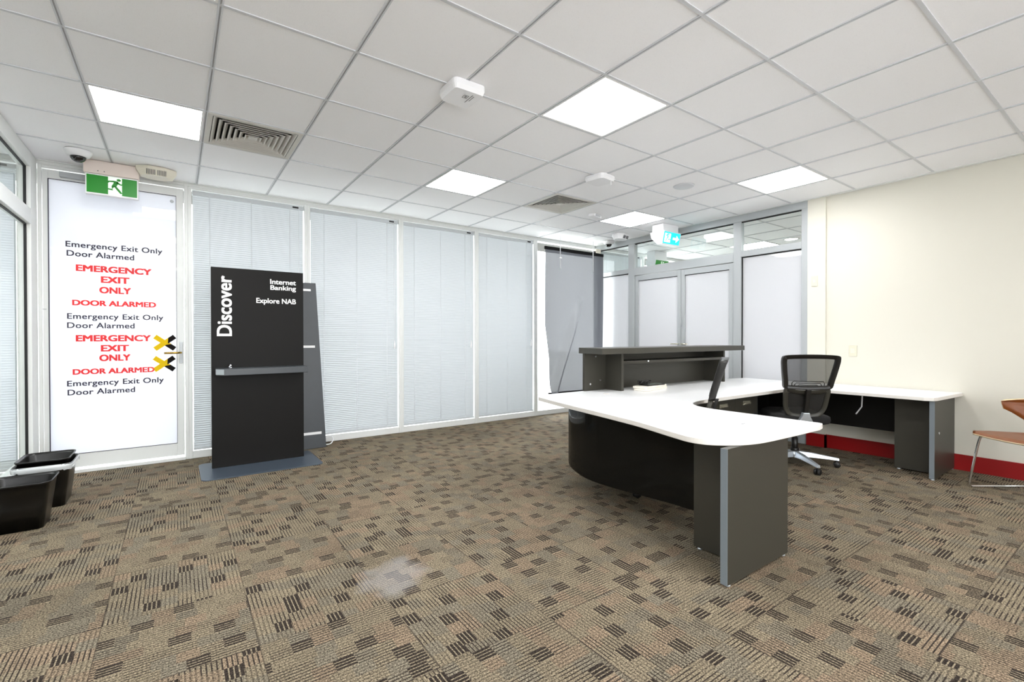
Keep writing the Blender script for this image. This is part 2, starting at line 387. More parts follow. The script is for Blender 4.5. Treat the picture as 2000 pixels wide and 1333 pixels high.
def lettering(name, txt, m, parent, p0, ex, ey, width, cap, bold=0, space=1.0, nrm=(0, -1, 0)):
    """raised flat letters: p0 = left end of the baseline, ex / ey = unit directions, cap = capital height"""
    if bold not in _cap:
        v, f = textmesh('E'); _cap[bold] = (min(p[1] for p in v)-.6*bold, max(p[1] for p in v)+.6*bold)
    v, f = textmesh(txt, 0, space)
    if bold:
        V0, F0 = v, f; v, f = [], []
        for dx in (-1, -.33, .33, 1):
            for dy in (-.6, .6):
                k = len(v); lay = len(v)/len(V0); v += [(p[0]+dx*bold, p[1]+dy*bold, lay) for p in V0]; f += [tuple(i+k for i in q) for q in F0]
    x0 = min(p[0] for p in v); x1 = max(p[0] for p in v); c0, c1 = _cap[bold]
    ex = Vector(ex); ey = Vector(ey); nn = Vector(nrm)*.0012; p0 = Vector(p0); n = len(v)
    q = [p0 + ex*((p[0]-x0)/(x1-x0)*width) + ey*((p[1]-c0)/(c1-c0)*cap) for p in v]
    mb = MB(); mb.add([a+nn*(1+.12*p[2]) for a, p in zip(q, v)], f)
    o = mb.build(name, m, parent); return o

# ================================================================== SETTING
# floor, ceiling with its grid, outside ground
fl = MB().add([(-5, -4, 0), (9.6, -4, 0), (9.6, YW+.1, 0), (-5, YW+.1, 0), (-5, -4, -.1), (9.6, -4, -.1), (9.6, YW+.1, -.1), (-5, YW+.1, -.1)],
              [(0, 1, 2, 3), (7, 6, 5, 4), (0, 4, 5, 1), (1, 5, 6, 2), (2, 6, 7, 3), (3, 7, 4, 0)]).build('floor', M['carpet'])
tag(fl, 'brown carpet tile floor with dark striped blocks and a pale stain', 'floor', kind='structure')
gd = MB().box(-30, 30, YW+.1, 60, -.3, -.12).build('ground_outside', M['gypsum']); tag(gd, 'pale paved ground outside the windows', 'ground', kind='structure')

LIGHTS = [(0, 3), (4, 0), (4, 3), (8, 0), (8, 3), (0, 0), (0, -3), (4, -3), (13, 3), (13, 0), (4, -6), (8, -6), (0, -6), (-3, 3), (-3, 1), (-5, 3), (-5, 0), (11, -2), (15, 1), (15, -3)]  # last cells, left room onward, are fill panels added to brighten side rooms
VENTS = [(1, 3), (6, 3)]
mb = MB()
i0, i1, j0, j1 = -7, 16, -9, 5
for i in range(i0, i1+1):
    for j in range(j0, j1+1):
        if (i, j) in LIGHTS or (i, j) in VENTS: continue
        x, y = GX+T*i, GY+T*j
        zt = CEIL+.003+random.uniform(0, .0012)
        y1 = y+T if j < j1 else YW+.3
        mb.add([(x, y, zt), (x+T, y, zt), (x+T, y1, zt), (x, y1, zt)], [(3, 2, 1, 0)])
cl = mb.box(-5, 9.8, -4, 7, CEIL+.16, CEIL+.2, 1).build('ceiling', [M['tile'], M['void']])
tag(cl, 'white suspended tile ceiling on a metal grid', 'ceiling', kind='structure')
mb = MB()
for i in range(i0, i1+2):
    x = GX+T*i; w = .021
    for a, b in ((-w/2, -.0035), (.0035, w/2)): mb.box(x+a, x+b, YB-.6, YW+.08, CEIL-.0022, CEIL+.004)
    mb.box(x-.0035, x+.0035, YB-.6, YW+.08, CEIL+.0012, CEIL+.004, 1)
for j in range(j0, j1+2):
    y = GY+T*j; w = .0175
    mb.box(-4.6, 9.5, y-w/2, y+w/2, CEIL-.0012, CEIL+.0038)
mb.build('ceiling_grid', [M['tbar'], M['gap']], cl)
mb = MB()
for (a, b, c, d) in ((XL, XR+.04, YW-.022, YW+.02), (XR-.022, XR+.03, YB, YW), ):
    mb.box(a, b, c, d, CEIL-.004, CEIL+.004)
mb.box(XL, XR, YW-.004, YW+.03, CEIL-.03, CEIL-.004)
o = mb.build('trim_1', M['alu']); tag(o, 'pale perimeter angle where the ceiling meets the walls', 'trim', kind='structure')

# walls
BB = .135
wr = MB().box(XR+.03, XR+.13, YB, 2.125, 0, CEIL).box(XR, XR+.13, 2.125, 2.298, 0, CEIL).build('wall_right', M['cream'])
tag(wr, 'cream painted wall behind the desk with a shallow pier', 'wall', kind='structure')
mb = MB().box(XR+.012, XR+.03, YB, 2.107, 0, BB).box(XR-.018, XR, 2.107, 2.298, 0, BB).box(XR-.018, XR+.03, 2.107, 2.125, 0, BB)
o = mb.build('baseboard_right', M['red']); tag(o, 'dark red skirting along the cream wall', 'skirting', kind='structure')
o = MB().box(-5, 9.8, YB-.1, YB, 0, .3).box(-5, 9.8, YB-.1, YB, 2.52, 2.8).box(-5, -.8, YB-.1, YB, .3, 2.52).box(2.6, 9.8, YB-.1, YB, .3, 2.52).build('wall_back', M['white'])  # opening behind the viewer is added to let daylight reach the ceiling
tag(o, 'white wall behind the viewer with an unseen opening added for daylight', 'wall', kind='structure')
o = MB().box(-5, -4.9, YB, YW+.1, 0, 2.8).build('wall_left', M['white']); tag(o, 'white far wall of the room past the left glass', 'wall', kind='structure')
o = MB().box(9.7, 9.8, YB, YW+.1, 0, 2.8).build('wall_east', M['white']); tag(o, 'white far wall of the room past the double doors', 'wall', kind='structure')

# window wall: continuous head and sill plus mullions, then one window object per bay
def bay(n, x0, x1, label, lm=.03, rm=.03):
    w = thing('window_%d' % n, label, 'window', ((x0+x1)/2, YW, 0), kind='structure')
    mb = MB().box(x0, x1, YW, YW+.10, 0, .07).box(x0, x1, YW, YW+.10, 2.585, CEIL)
    mb.box(x0, x0+lm, YW-.006, YW+.10, .0, 2.6).box(x1-rm, x1, YW-.006, YW+.10, .0, 2.6)
    mb.build('frame', M['alu'], w, bevel=.003)
    MB().box(x0+lm, x1-rm, YW+.07, YW+.078, .07, 2.585).build('pane', M['pane'], w)
    return w
MX = [.098, 1.166, 2.236, 3.308, 4.324]
wl = ['window bay with a lowered blind beside the exit door', 'window bay with a lowered blind behind the leaning panel', 'window bay third from the exit door with a blind',
      'window bay with a lowered blind left of the banner', 'narrow bare window bay behind the grey banner']
for k in range(4): bay(k+1, MX[k], MX[k+1], wl[k])
bay(5, MX[4], XR+.1, wl[4])
bay(6, -2.2, -1.02, 'window bay with a blind beyond the left glass partition')
bay(7, XR+.1, 6.75, 'window bay of the room past the double doors'); bay(8, 6.75, 7.95, 'second window bay of the room past the double doors')
o = MB().box(-5, -2.2, YW, YW+.1, 0, 2.8).box(7.95, 9.8, YW, YW+.1, 0, 2.8).box(-2.2, 7.95, YW, YW+.1, CEIL, 2.8).build('wall_window', M['white'])
tag(o, 'white wall above and beside the row of windows', 'wall', kind='structure')

# ------------------------------------------------------------------ blinds
def blind(x0, x1, label, wand=True, group='venetian blinds in the window bays'):
    b = thing('venetian_blind', label, 'blind', ((x0+x1)/2, YW+.03, 0), group=group)
    MB().box(x0, x1, YW+.012, YW+.042, 2.535, 2.58).build('headrail', M['slat'], b, bevel=.003)
    mb = MB(); z = .112; n = 0; tilt = math.radians(68); w = .0155
    while z < 2.53:
        ring = []
        for k in range(5):
            t = -1+.5*k; bow = .0025*(1-t*t)
            dy = -t*w*math.cos(tilt) - bow*math.sin(tilt); dz = t*w*math.sin(tilt) - bow*math.cos(tilt)
            ring.append((YW+.028+dy, z+dz))
        vs = [(x0+.004, y, q) for y, q in ring] + [(x1-.004, y, q) for y, q in ring]
        mb.add(vs, [(k, k+1, k+6, k+5) for k in range(4)], 0, True)
        z += .0208; n += 1
    mb.build('slats', M['slat'], b)
    MB().box(x0+.003, x1-.003, YW+.016, YW+.040, .076, .098).build('bottom_rail', M['slat'], b, bevel=.003)
    mb = MB()
    for fx in (.14, .5, .86):
        x = x0+(x1-x0)*fx; mb.tube([(x, YW+.0125, .09), (x, YW+.0125, 2.54)], .0012, 5); mb.tube([(x+.006, YW+.0125, .09), (x+.006, YW+.0125, 2.54)], .0008, 5)
    mb.build('ladder_cord', M['cord'], b)
    if wand:
        c = MB().tube([(x1-.05, YW+.006, 1.09), (x1-.05, YW+.008, 2.54)], .0018, 5).build('pull_cord', M['cord'], b)
        MB().lathe([(.003, 1.13), (.010, 1.09), (.011, 1.03), (.006, 1.025)], (x1-.05, YW+.004, 0), 8).build('cord_weight', M['plast'], c)
    k = MB().box(x1-.11, x1-.05, YW+.010, YW+.0125, 2.548, 2.566).build('end_clip', M['darkp'], b)
    return b
bl = ['lowered white venetian blind between the exit door and the black kiosk', 'lowered white venetian blind behind the leaning charcoal panel, next right of the kiosk',
      'lowered white venetian blind in the third bay right of the exit door', 'lowered white venetian blind immediately left of the grey banner']
for k in range(4): blind(MX[k]+.034, MX[k+1]-.034, bl[k])
blind(-2.16, -1.055, 'white venetian blind seen through the left glass partition', False)
blind(XR+.14, 6.71, 'white venetian blind seen through the high glass above the corner panel', False)

# ------------------------------------------------------------------ exit door
d = thing('door_1', 'frosted glass emergency exit door in a white aluminium frame', 'door', (-.41, YW, 0), kind='structure')
mb = MB().box(XL, -.905, YW, YW+.10, 0, CEIL).box(.07, .098, YW-.006, YW+.10, 0, CEIL).box(-.905, .07, YW, YW+.10, 2.58, CEIL).box(-.905, .07, YW-.02, YW+.10, 0, .028)
mb.box(-.905, .07, YW-.008, YW, 2.605, 2.615)
mb.build('door_frame', M['alu'], d, bevel=.003)
lf = MB().box(-.900, -.866, YW+.006, YW+.05, .045, 2.572).box(.007, .064, YW+.006, YW+.05, .045, 2.572).box(-.866, .007, YW+.006, YW+.05, .045, .165).box(-.866, .007, YW+.006, YW+.05, 2.495, 2.572).build('door_leaf', M['alu'], d, bevel=.002)
MB().box(-.868, -.862, YW+.004, YW+.012, .163, 2.497).box(-.866, .007, YW+.004, YW+.010, .161, .165).box(-.866, .007, YW+.004, YW+.010, 2.495, 2.499).box(.005, .008, YW+.004, YW+.01, .163, 2.497).build('gasket', M['navy'], d)
gl = MB().box(-.864, .005, YW+.018, YW+.026, .165, 2.495).build('glass', M['doorfrost'], d)
MB().box(-.79, -.45, YW-.04, YW+.006, 2.515, 2.56).build('door_closer', M['alug'], d, bevel=.004)
MB().box(-.62, -.46, YW-.05, YW-.035, 2.585, 2.60).box(-.63, -.56, YW-.06, YW-.01, 2.575, 2.605).build('closer_arm', M['alug'], d, bevel=.002)
MB().box(.025, .052, YW-.002, YW+.007, .92, 1.12).build('lock_plate', M['alug'], d, bevel=.002)
MB().tube([(.038, YW, 1.02), (.038, YW-.045, 1.02), (.025, YW-.055, 1.02), (-.09, YW-.055, 1.018)], .009, 8).build('lever_handle', M['brass'], d)
MB().box(-.902, -.880, YW-.002, YW+.008, 1.398, 1.404).build('latch', M['alug'], d)
MB().lathe([(.0001, 0), (.014, 0), (.014, .002), (.010, .002)], (-.025, YW+.0175, 2.445), 14, axis=(0, -1, 0)).build('round_sticker', M['alug'], d)
import numpy as _np
def WY(u, v, y):   # point of the window-wall plane that the photo shows at (u, v); used once to set the lettering
    yaw, pit, rol = .6188, -.0077, -.0012
    cy, sy, cp, sp, cr, sr = math.cos(yaw), math.sin(yaw), math.cos(pit), math.sin(pit), math.cos(rol), math.sin(rol)
    F = Vector((sy*cp, cy*cp, sp)); R0 = Vector((cy, -sy, 0)); U0 = R0.cross(F); R = cr*R0+sr*U0; U = -sr*R0+cr*U0
    q = F+R*(u-1000)/921.64-U*(v-666.5)/921.64; return Vector((0, 0, CAMZ))+q*(y/q.y)
YL = YW+.0172
EE = 'Emergency Exit Only'; DA = 'Door Alarmed'
rows = [(EE, 128, 317, 481.5, 11.0, 0), (DA, 130, 262, 499.5, 11.0, 0), ('EMERGENCY', 148, 296, 529.3, 12.6, 1), ('EXIT', 197, 253, 552.5, 12.6, 1),
        ('ONLY', 194, 256, 573, 12.6, 1), ('DOOR ALARMED', 141, 305, 596.5, 10.8, 1), (EE, 131, 319, 623, 11, 0), (DA, 131, 263, 641, 11, 0),
        ('EMERGENCY', 148, 295, 667.5, 12.6, 1), ('EXIT', 197, 252, 687, 12.6, 1), ('ONLY', 194, 255, 706, 12.6, 1), ('DOOR ALARMED', 142, 302, 732.5, 10.8, 1),
        (EE, 131, 320, 755.5, 11, 0), (DA, 132, 264, 773, 11, 0)]
for txt, u0, u1, v, ch, b in rows:
    a = WY(u0, v, YL); e = WY(u1, v, YL); up = WY(u0, v-ch, YL)
    o = lettering('lettering', txt, M['redl'] if b else M['navy'], d, a, (1, 0, 0), (0, 0, 1), e.x-a.x, up.z-a.z, .045 if b else .020, 1.0 if b else 1.05)
    lab(o, ('red block' if b else 'dark navy') + ' lettering reading ' + txt)
def cross(cx, cz, w):
    for ang, yy, nm in ((38, .0015, 'hazard_tape'), (-38, .0006, 'hazard_tape')):
        a = math.radians(ang); ex = Vector((math.cos(a), 0, math.sin(a))); ez = Vector((-math.sin(a), 0, math.cos(a))); mb = MB(); h = .021
        cuts = [-.5, -.17, .16, .5] if ang > 0 else [-.5, -.22, .14, .5]
        for k in range(3):
            s0, s1 = cuts[k]*w, cuts[k+1]*w; sh = .018
            P = lambda s_, t_, e: Vector((cx, YL-yy, cz)) + ex*(s_+(sh*t_/h if e else 0)) + ez*t_
            mi = (1 if (k == 2) else 0) if ang > 0 else (0 if k < 2 else 1)
            if ang > 0 and k == 0: mi = 0
            mb.poly([P(s0, -h, k > 0), P(s1, -h, k < 2), P(s1, h, k < 2), P(s0, h, k > 0)], (0, -.0007, 0), mi)
        lab(mb.build(nm, [M['tapey'], M['tapek']], d), 'yellow and black striped tape strip')
p = WY(322, 670, YL); cross(p.x, p.z, .19); p = WY(321, 711, YL); cross(p.x, p.z, .19)

# ------------------------------------------------------------------ left glass partition
w = thing('wall_glass_left', 'glazed aluminium partition at the left edge', 'partition', (XL-.04, 4, 0), kind='structure')
x0, x1 = XL-.075, XL; ys = 1.2
mb = MB().box(x0, x1, 5.26, YW, 0, CEIL).box(x0, x1, ys, ys+.1, 0, CEIL).box(x0, x1, 3.2, 3.28, 0, CEIL)
for a, b in ((ys+.1, 3.2), (3.28, 5.26)):
    for c, e in ((2.52, CEIL), (2.065, 2.185), (0, .2)): mb.box(x0, x1, a, b, c, e)
mb.build('frame', M['alu'], w, bevel=.003)
mb = MB()
for (z0, z1) in ((.2, 2.065), (2.185, 2.52)):
    mb.box(XL-.042, XL-.026, 5.25, 5.262, z0, z1); mb.box(XL-.042, XL-.026, 3.28, 5.242, z1-.008, z1)
mb.build('gasket', M['gasket'], w)
for a, b in ((ys+.1, 3.2), (3.28, 5.26)):
    MB().box(XL-.042, XL-.034, a, b, .2, 2.065).build('glass', M['clear'], w); MB().box(XL-.042, XL-.034, a, b, 2.185, 2.52).build('transom_glass', M['clear'], w)
o = MB().box(XL-.08, XL, YB, ys, 0, CEIL).build('wall_left_near', M['white']); tag(o, 'white wall beside the viewer', 'wall', kind='structure')

# ------------------------------------------------------------------ right glazed partition with the double door
w = thing('wall_glass_right', 'glazed grey aluminium partition between the rooms', 'partition', (XR+.03, 4, 0), kind='structure')
xa, xb = XR, XR+.075
mb = MB()
def fr(y0, y1, z0, z1, a=xa, b=xb): mb.box(a, b, y0, y1, z0, z1)
fr(2.298, YW, 2.55, CEIL); fr(2.298, 2.36, 0, 2.55); fr(3.035, 3.13, 0, 2.55); fr(4.655, 4.77, 0, 2.55); fr(5.40, YW, 0, 2.55)
fr(2.36, 3.035, 2.125, 2.20); fr(3.13, 4.655, 2.075, 2.19); fr(4.77, 5.40, 2.12, 2.185); fr(2.36, 3.035, 0, .12); fr(4.77, 5.40, 0, .12)
mb.build('frame', M['alug'], w, bevel=.003)
mb = MB()
for y0, y1, z0, z1 in ((2.36, 3.035, 2.2, 2.55), (3.13, 4.655, 2.19, 2.55), (4.77, 5.40, 2.185, 2.55)):
    MB().box(XR+.03, XR+.038, y0, y1, z0, z1).build('transom_glass', M['clear'], w); mb.box(XR+.020, XR+.03, y0, y1, z1-.014, z1)
for y0, y1, z1 in ((2.36, 3.035, 2.125), (4.77, 5.40, 2.12)):
    MB().box(XR+.03, XR+.038, y0, y1, .12, z1).build('frosted_glass', M['frost'], w); mb.box(XR+.020, XR+.03, y0, y1, z1-.012, z1)
mb.box(XR+.02, XR+.03, 3.025, 3.035, .12, 2.125)
mb.build('gasket', M['gasket'], w)
def leaf(n, y0, y1, hy, label, sgn):
    d = thing('door_%d' % n, label, 'door', (XR+.03, (y0+y1)/2, 0), kind='structure'); a, b = XR+.012, XR+.056
    MB().box(a, b, y0, y0+.055, .01, 2.07).box(a, b, y1-.055, y1, .01, 2.07).box(a, b, y0+.055, y1-.055, 1.995, 2.07).box(a, b, y0+.055, y1-.055, .01, .13).build('door_leaf', M['alug'], d, bevel=.002)
    MB().box(XR+.032, XR+.040, y0+.055, y1-.055, .13, 1.995).build('frosted_glass', M['frost'], d)
    MB().box(a+.012, a+.02, y0+.055, y1-.055, 1.988, 1.995).box(a+.012, a+.02, y0+.055, y0+.061, .13, 1.99).build('gasket', M['gasket'], d)
    MB().box(a-.004, a, hy-.014, hy+.014, .96, 1.16).build('lock_plate', M['alug'], d, bevel=.001)
    MB().tube([(a, hy, 1.07), (a-.045, hy, 1.07), (a-.05, hy+sgn*.012, 1.07), (a-.05, hy+sgn*.10, 1.068)], .008, 8).build('lever_handle', M['steel'], d)
leaf(2, 3.135, 3.868, 3.84, 'right leaf of the frosted double door behind the desk', -1)
leaf(3, 3.872, 4.65, 3.90, 'left leaf of the frosted double door behind the counter', 1)
MB().tube([(XR-.002, 3.858, 1.30), (XR-.002, 3.858, 1.42)], .006, 6).build('flush_bolt', M['alug'], bpy.data.objects['door_2'])

# ================================================================== THINGS ON THE CEILING
def lpanel():
    t = thing('ceiling_light', '', 'ceiling light', (0, 0, CEIL), group='square flat ceiling light panels')
    pl = T/2; mb = MB()
    for a, b, c, e in ((-.292, .292, -.292, -.277), (-.292, .292, .277, .292), (-.292, -.277, -.277, .277), (.277, .292, -.277, .277)): mb.box(a, b, c, e, -.001, .012)
    mb.build('frame', M['trimw'], t, local=True)
    MB().box(-.277, .277, -.277, .277, .001, .01).build('diffuser', M['panel'], t, local=True)
    MB().box(-.295, .295, -.295, .295, .012, .06).build('tray', M['trimw'], t, local=True)
    return t
ll = {(0, 3): 'glowing square ceiling light panel above the emergency exit door', (4, 0): 'largest glowing square ceiling light panel, right of the white box with a printed mark',
      (4, 3): 'glowing square ceiling light panel nearest the middle of the window blinds', (8, 0): 'glowing square ceiling light panel closest to the cream wall',
      (8, 3): 'glowing square ceiling light panel beside the small detector box and lit arrow sign', (13, 3): 'light panel seen through the high glass above the double door',
      (13, 0): 'light panel of the next room opposite the cream wall end', (11, -2): 'added fill light panel in the next room just behind the cream wall', (15, 1): 'added fill light panel in the next room second from its far wall',
      (15, -3): 'added fill light panel in the next room deepest behind the cream wall', (0, 0): 'light panel over the open floor in front of the exit door, above the frame',
      (0, -3): 'light panel over the viewer on the exit door side', (4, -3): 'light panel over the viewer in line with the biggest light', (4, -6): 'light panel behind the viewer in line with the biggest light',
      (8, -6): 'light panel behind the viewer on the cream wall side', (0, -6): 'light panel behind the viewer on the exit door side', (-3, 3): 'added fill light panel past the left glass partition nearest its window',
      (-3, 1): 'added fill light panel past the left glass partition, second from its window', (-5, 3): 'added fill light panel in the left room corner by the far wall and window', (-5, 0): 'added fill light panel by the far wall of the left room away from the window'}
p0 = lpanel(); first = True
for (i, j) in LIGHTS:
    L_ = ll[(i, j)]
    loc = (GX+T*(i+.5), GY+T*(j+.5), CEIL)
    if first: p0.location = loc; p0['label'] = L_; first = False
    else: dup(p0, loc, L_)
def vent():
    t = thing('ceiling_vent', '', 'air vent', (0, 0, CEIL), group='square louvred ceiling vents'); mb = MB(); a = .292
    for s in ((-a, a, -a, -.262), (-a, a, .262, a), (-a, -.262, -.262, .262), (.262, a, -.262, .262)): mb.box(*s, -.004, .004)
    mb.build('frame', M['vent'], t, local=True)
    for k in range(7):
        r = .258-.034*k; mb = MB()
        for ra, za, rb, zb in ((r, -.004, r-.009, -.004), (r-.009, -.004, r-.027, .018)):
            A = [(-ra, -ra, za), (ra, -ra, za), (ra, ra, za), (-ra, ra, za)]; B = [(-rb, -rb, zb), (rb, -rb, zb), (rb, rb, zb), (-rb, rb, zb)]
            mb.add(A+B, [(e, (e+1) % 4, 4+(e+1) % 4, 4+e) for e in range(4)])
        mb.build('louvre', M['vent'], t, local=True)
    MB().box(-.03, .03, -.03, .03, -.004, 0).build('centre_plate', M['vent'], t, local=True)
    MB().box(-.29, .29, -.29, .29, .13, .135).box(-.29, -.285, -.29, .29, .004, .13).box(.285, .29, -.29, .29, .004, .13).box(-.29, .29, -.29, -.285, .004, .13).box(-.29, .29, .285, .29, .004, .13).build('plenum_box', M['void'], t, local=True)
    return t
v0 = vent(); v0.location = (GX+T*1.5, GY+T*3.5, CEIL); v0['label'] = 'square louvred ceiling vent next to the exit door light panel'
dup(v0, (GX+T*6.5, GY+T*3.5, CEIL), 'square louvred ceiling vent between the middle and far light panels')

def boxdev(x, y, w, h, r, name, label, cat, m, rz=0, lip=.55):
    t = thing(name, label, cat, (x, y, CEIL), rz)
    a = rrect(0, 0, w, w, r, 3); b = inset(a, .012)
    mb = MB(); n = len(a)
    rings = [[(p[0], p[1], 0) for p in a], [(p[0], p[1], -h*lip) for p in a], [(p[0], p[1], -h) for p in b]]
    mb.loft(rings, 0, False); mb.build('housing', m, t, local=True); return t
t = boxdev(1.39, 2.46, .21, .055, .03, 'wireless_access_point', 'white rounded square wireless box on the ceiling grid in front of the biggest light', 'wireless access point', M['plast'])
MB().box(-.008, .022, -.045, -.043, -.0565, -.0555).box(-.008, .022, -.013, -.011, -.0565, -.0555).box(-.008, -.006, -.045, -.011, -.0565, -.0555).box(.020, .022, -.045, -.011, -.0565, -.0555).box(.003, .006, -.04, -.018, -.0565, -.0555).box(.010, .013, -.036, -.016, -.0565, -.0555).build('printed_mark', M['line'], t, local=True)
MB().box(.034, .037, -.065, .03, -.0565, -.0555).box(.048, .0505, -.055, .005, -.0565, -.0555).build('printed_line', M['line'], t, local=True)
t = boxdev(3.19, 3.08, .22, .045, .05, 'wireless_access_point', 'white square ceiling box with a dangling tag, beyond the louvred vent', 'wireless access point', M['plast'], rz=.15)
MB().box(.03, .036, -.10, -.096, -.085, -.042).build('tag', M['plast'], t, local=True)
MB().tube([(-.02, .09, -.002), (.03, .115, -.012), (.08, .10, -.004)], .005, 6).build('lead', M['darkp'], t, local=True)
t = thing('ceiling_speaker', 'flush round pale disc in the ceiling left of the cream wall light', 'speaker', (4.05, 2.79, CEIL))
MB().lathe([(.0001, -.008), (.085, -.008), (.095, -.004), (.10, .002)], (0, 0, 0), 28).build('grille', M['tbar'], t, local=True)
t = thing('motion_detector', 'small white box on the ceiling between the far vent and far light', 'detector', (4.12, 4.06, CEIL), .3)
MB().box(-.09, .09, -.04, .04, -.032, .001).build('housing', M['plast'], t, local=True, bevel=.006)
MB().box(-.06, .06, -.044, -.04, -.026, -.008).build('lens', M['alug'], t, local=True)
def sounder(x, y, rz, name, label, dark):
    t = thing(name, label, 'sounder', (x, y, CEIL), rz)
    o8 = [(.155*math.cos(math.radians(22.5+45*k)), .105*math.sin(math.radians(22.5+45*k))) for k in range(8)]; o9 = [(p[0]*.78, p[1]*.78) for p in o8]
    MB().loft([[(p[0], p[1], 0) for p in o8], [(p[0], p[1], -.022) for p in o8], [(p[0], p[1], -.075) for p in o9]], 0, False).build('housing', M['plastb'] if dark else M['plast'], t, local=True, bevel=.003)
    mb = MB()
    for k in range(-6, 7):
        if abs(k) < 1: continue
        mb.poly([(k*.011-.0025, -.0945, -.030), (k*.011+.0025, -.0945, -.030), (k*.011+.0025, -.0785, -.070), (k*.011-.0025, -.0785, -.070)], (0, -.002, -.0008))
    mb.build('vent_slot', M['line'], t, local=True)
    return t
sounder(-.13, 5.18, 0, 'ceiling_sounder', 'beige slotted octagonal ceiling unit right of the running man sign', True)
sounder(5.2, 4.62, .2, 'ceiling_sounder', 'white slotted octagonal ceiling unit left of the lit arrow sign', False)
def domecam(x, y, label):
    t = thing('dome_camera', label, 'security camera', (x, y, CEIL))
    MB().lathe([(.085, 0), (.085, -.012), (.07, -.04), (.052, -.048)], (0, 0, 0), 24).build('housing', M['plast'], t, local=True)
    MB().lathe([(.05, -.046), (.047, -.062), (.036, -.078), (.018, -.088), (.0005, -.091)], (0, 0, 0), 20).build('dome', M['dome'], t, local=True)
domecam(-.62, 5.02, 'white dome security camera above the exit door, left of the sign')
domecam(5.42, 5.05, 'white dome security camera in the far corner above the banner')
t = thing('sensor_box', 'small cream corner sensor box above the banner right end', 'sensor', (5.47, 5.36, 2.42))
MB().box(-.055, .055, -.05, .05, 0, .14).build('housing', M['plastb'], t, local=True, bevel=.006)
MB().box(-.085, -.055, -.04, .02, .04, .10).build('lens', M['darkp'], t, local=True)
# exit sign with running man, hung over the exit door
def man(k, m, par, P, nrm):
    """running figure; P maps sign units to world"""
    mb = MB()
    def pl(pts): mb.poly([P(*q) for q in pts], Vector(nrm)*.0015)
    pl([(.08+.042*math.cos(a), .335+.042*math.sin(a)) for a in [2*math.pi*i/12 for i in range(12)]])
    pl([(-.02, .30), (.06, .29), (.075, .24), (.03, .10), (-.06, .10), (-.02, .22)])      # trunk
    pl([(.05, .28), (.12, .21), (.20, .235), (.205, .20), (.12, .165), (.03, .22)])        # front arm
    pl([(-.02, .30), (-.12, .28), (-.17, .20), (-.14, .18), (-.10, .24), (-.01, .25)])     # rear arm
    pl([(-.02, .12), (.03, .12), (.09, .02), (.15, -.10), (.11, -.12), (.04, .0)])         # front leg
    pl([(-.06, .12), (.0, .10), (-.05, .02), (-.17, .03), (-.26, .02), (-.26, -.015), (-.16, -.015), (-.03, -.03)])  # rear leg
    return mb.build(k, m, par)
t = thing('exit_sign', 'green running man exit sign hanging over the emergency exit door', 'exit sign', (-.43, 5.23, 2.355))
MB().box(-.612, -.252, 5.19, 5.27, 2.525, CEIL).build('housing', M['housing'], t, bevel=.006)
MB().box(-.602, -.258, 5.205, 5.255, 2.355, 2.525).build('panel_frame', M['plast'], t, bevel=.003)
for a, b in ((-.593, -.457), (-.367, -.267)): MB().box(a, b, 5.2025, 5.205, 2.368, 2.515).build('green_panel', M['green'], t)
lab(MB().box(-.457, -.367, 5.2025, 5.205, 2.368, 2.515).build('doorway_panel', M['greenw'], t), 'white doorway of the pictogram')
lab(man('running_man', M['green'], t, lambda a, b: Vector((-.415+a*.34, 5.2022, 2.412+b*.25)), (0, -1, 0)), 'green running figure')
for x in (-.52, -.48): MB().lathe([(.0001, 0), (.004, 0), (.004, .002)], (x, 5.1895, 2.548), 8, axis=(0, -1, 0)).build('indicator', M['line'], t)
# lit arrow exit sign on the ceiling by the double door
def wedge_sign(x0, x1, y, zt, label, cyan, name='exit_sign'):
    t = thing(name, label, 'exit sign', ((x0+x1)/2, y, zt-.17)); top = zt+.005
    MB().box(x0+.02, x1-.02, y+.03, y+.2, top-.02, CEIL).build('mount', M['plast'], t, bevel=.004)
    P = lambda x, dy, z: (x, y+dy, z)
    mb = MB().poly([P(x0, 0, top-.02), P(x0, .22, top-.02), P(x0, .20, top-.10), P(x0, .10, top-.19), P(x0, .035, top-.19)], (x1-x0, 0, 0))
    mb.build('housing', M['plast'], t, bevel=.004)
    A = Vector((x0, y, top-.02)); B = Vector((x0, y+.035, top-.19)); ey = (A-B).normalized(); nr = Vector((0, -1, 0)); nr = Vector((0, -ey.z, ey.y)); h = (A-B).length
    q = lambda u, v, e: A + Vector((u, 0, 0)) - ey*v + nr*e
    w_ = x1-x0
    MB().poly([q(.012, h-.012, .0005), q(w_-.012, h-.012, .0005), q(w_-.012, .012, .0005), q(.012, .012, .0005)], nr*.002).build('sign_face', M['cyan'] if cyan else M['green'], t)
    wm = M['cyanw'] if cyan else M['greenw']
    if cyan:
        lab(MB().poly([q(.03, h-.03, .003), q(.15, h-.03, .003), q(.15, .03, .003), q(.03, .03, .003)], nr*.0015).build('doorway_panel', wm, t), 'white doorway of the pictogram')
        man('running_man', M['cyan'], t, lambda a, b: q(.09-a*.25, h*.6-b*.24, .005), nr)
        lab(MB().poly([q(.2, h*.5+.014, .003), q(.27, h*.5+.014, .003), q(.27, h*.5+.045, .003), q(.33, h*.5, .003), q(.27, h*.5-.045, .003), q(.27, h*.5-.014, .003), q(.2, h*.5-.014, .003)], nr*.0015).build('arrow', wm, t), 'white arrow pointing right')
    else:
        MB().poly([q(w_*.42, h-.03, .003), q(w_*.62, h-.03, .003), q(w_*.62, .03, .003), q(w_*.42, .03, .003)], nr*.0015).build('doorway_panel', wm, t)
        man('running_man', M['green'], t, lambda a, b: q(w_*.52+a*.2, h*.6-b*.22, .005), nr)
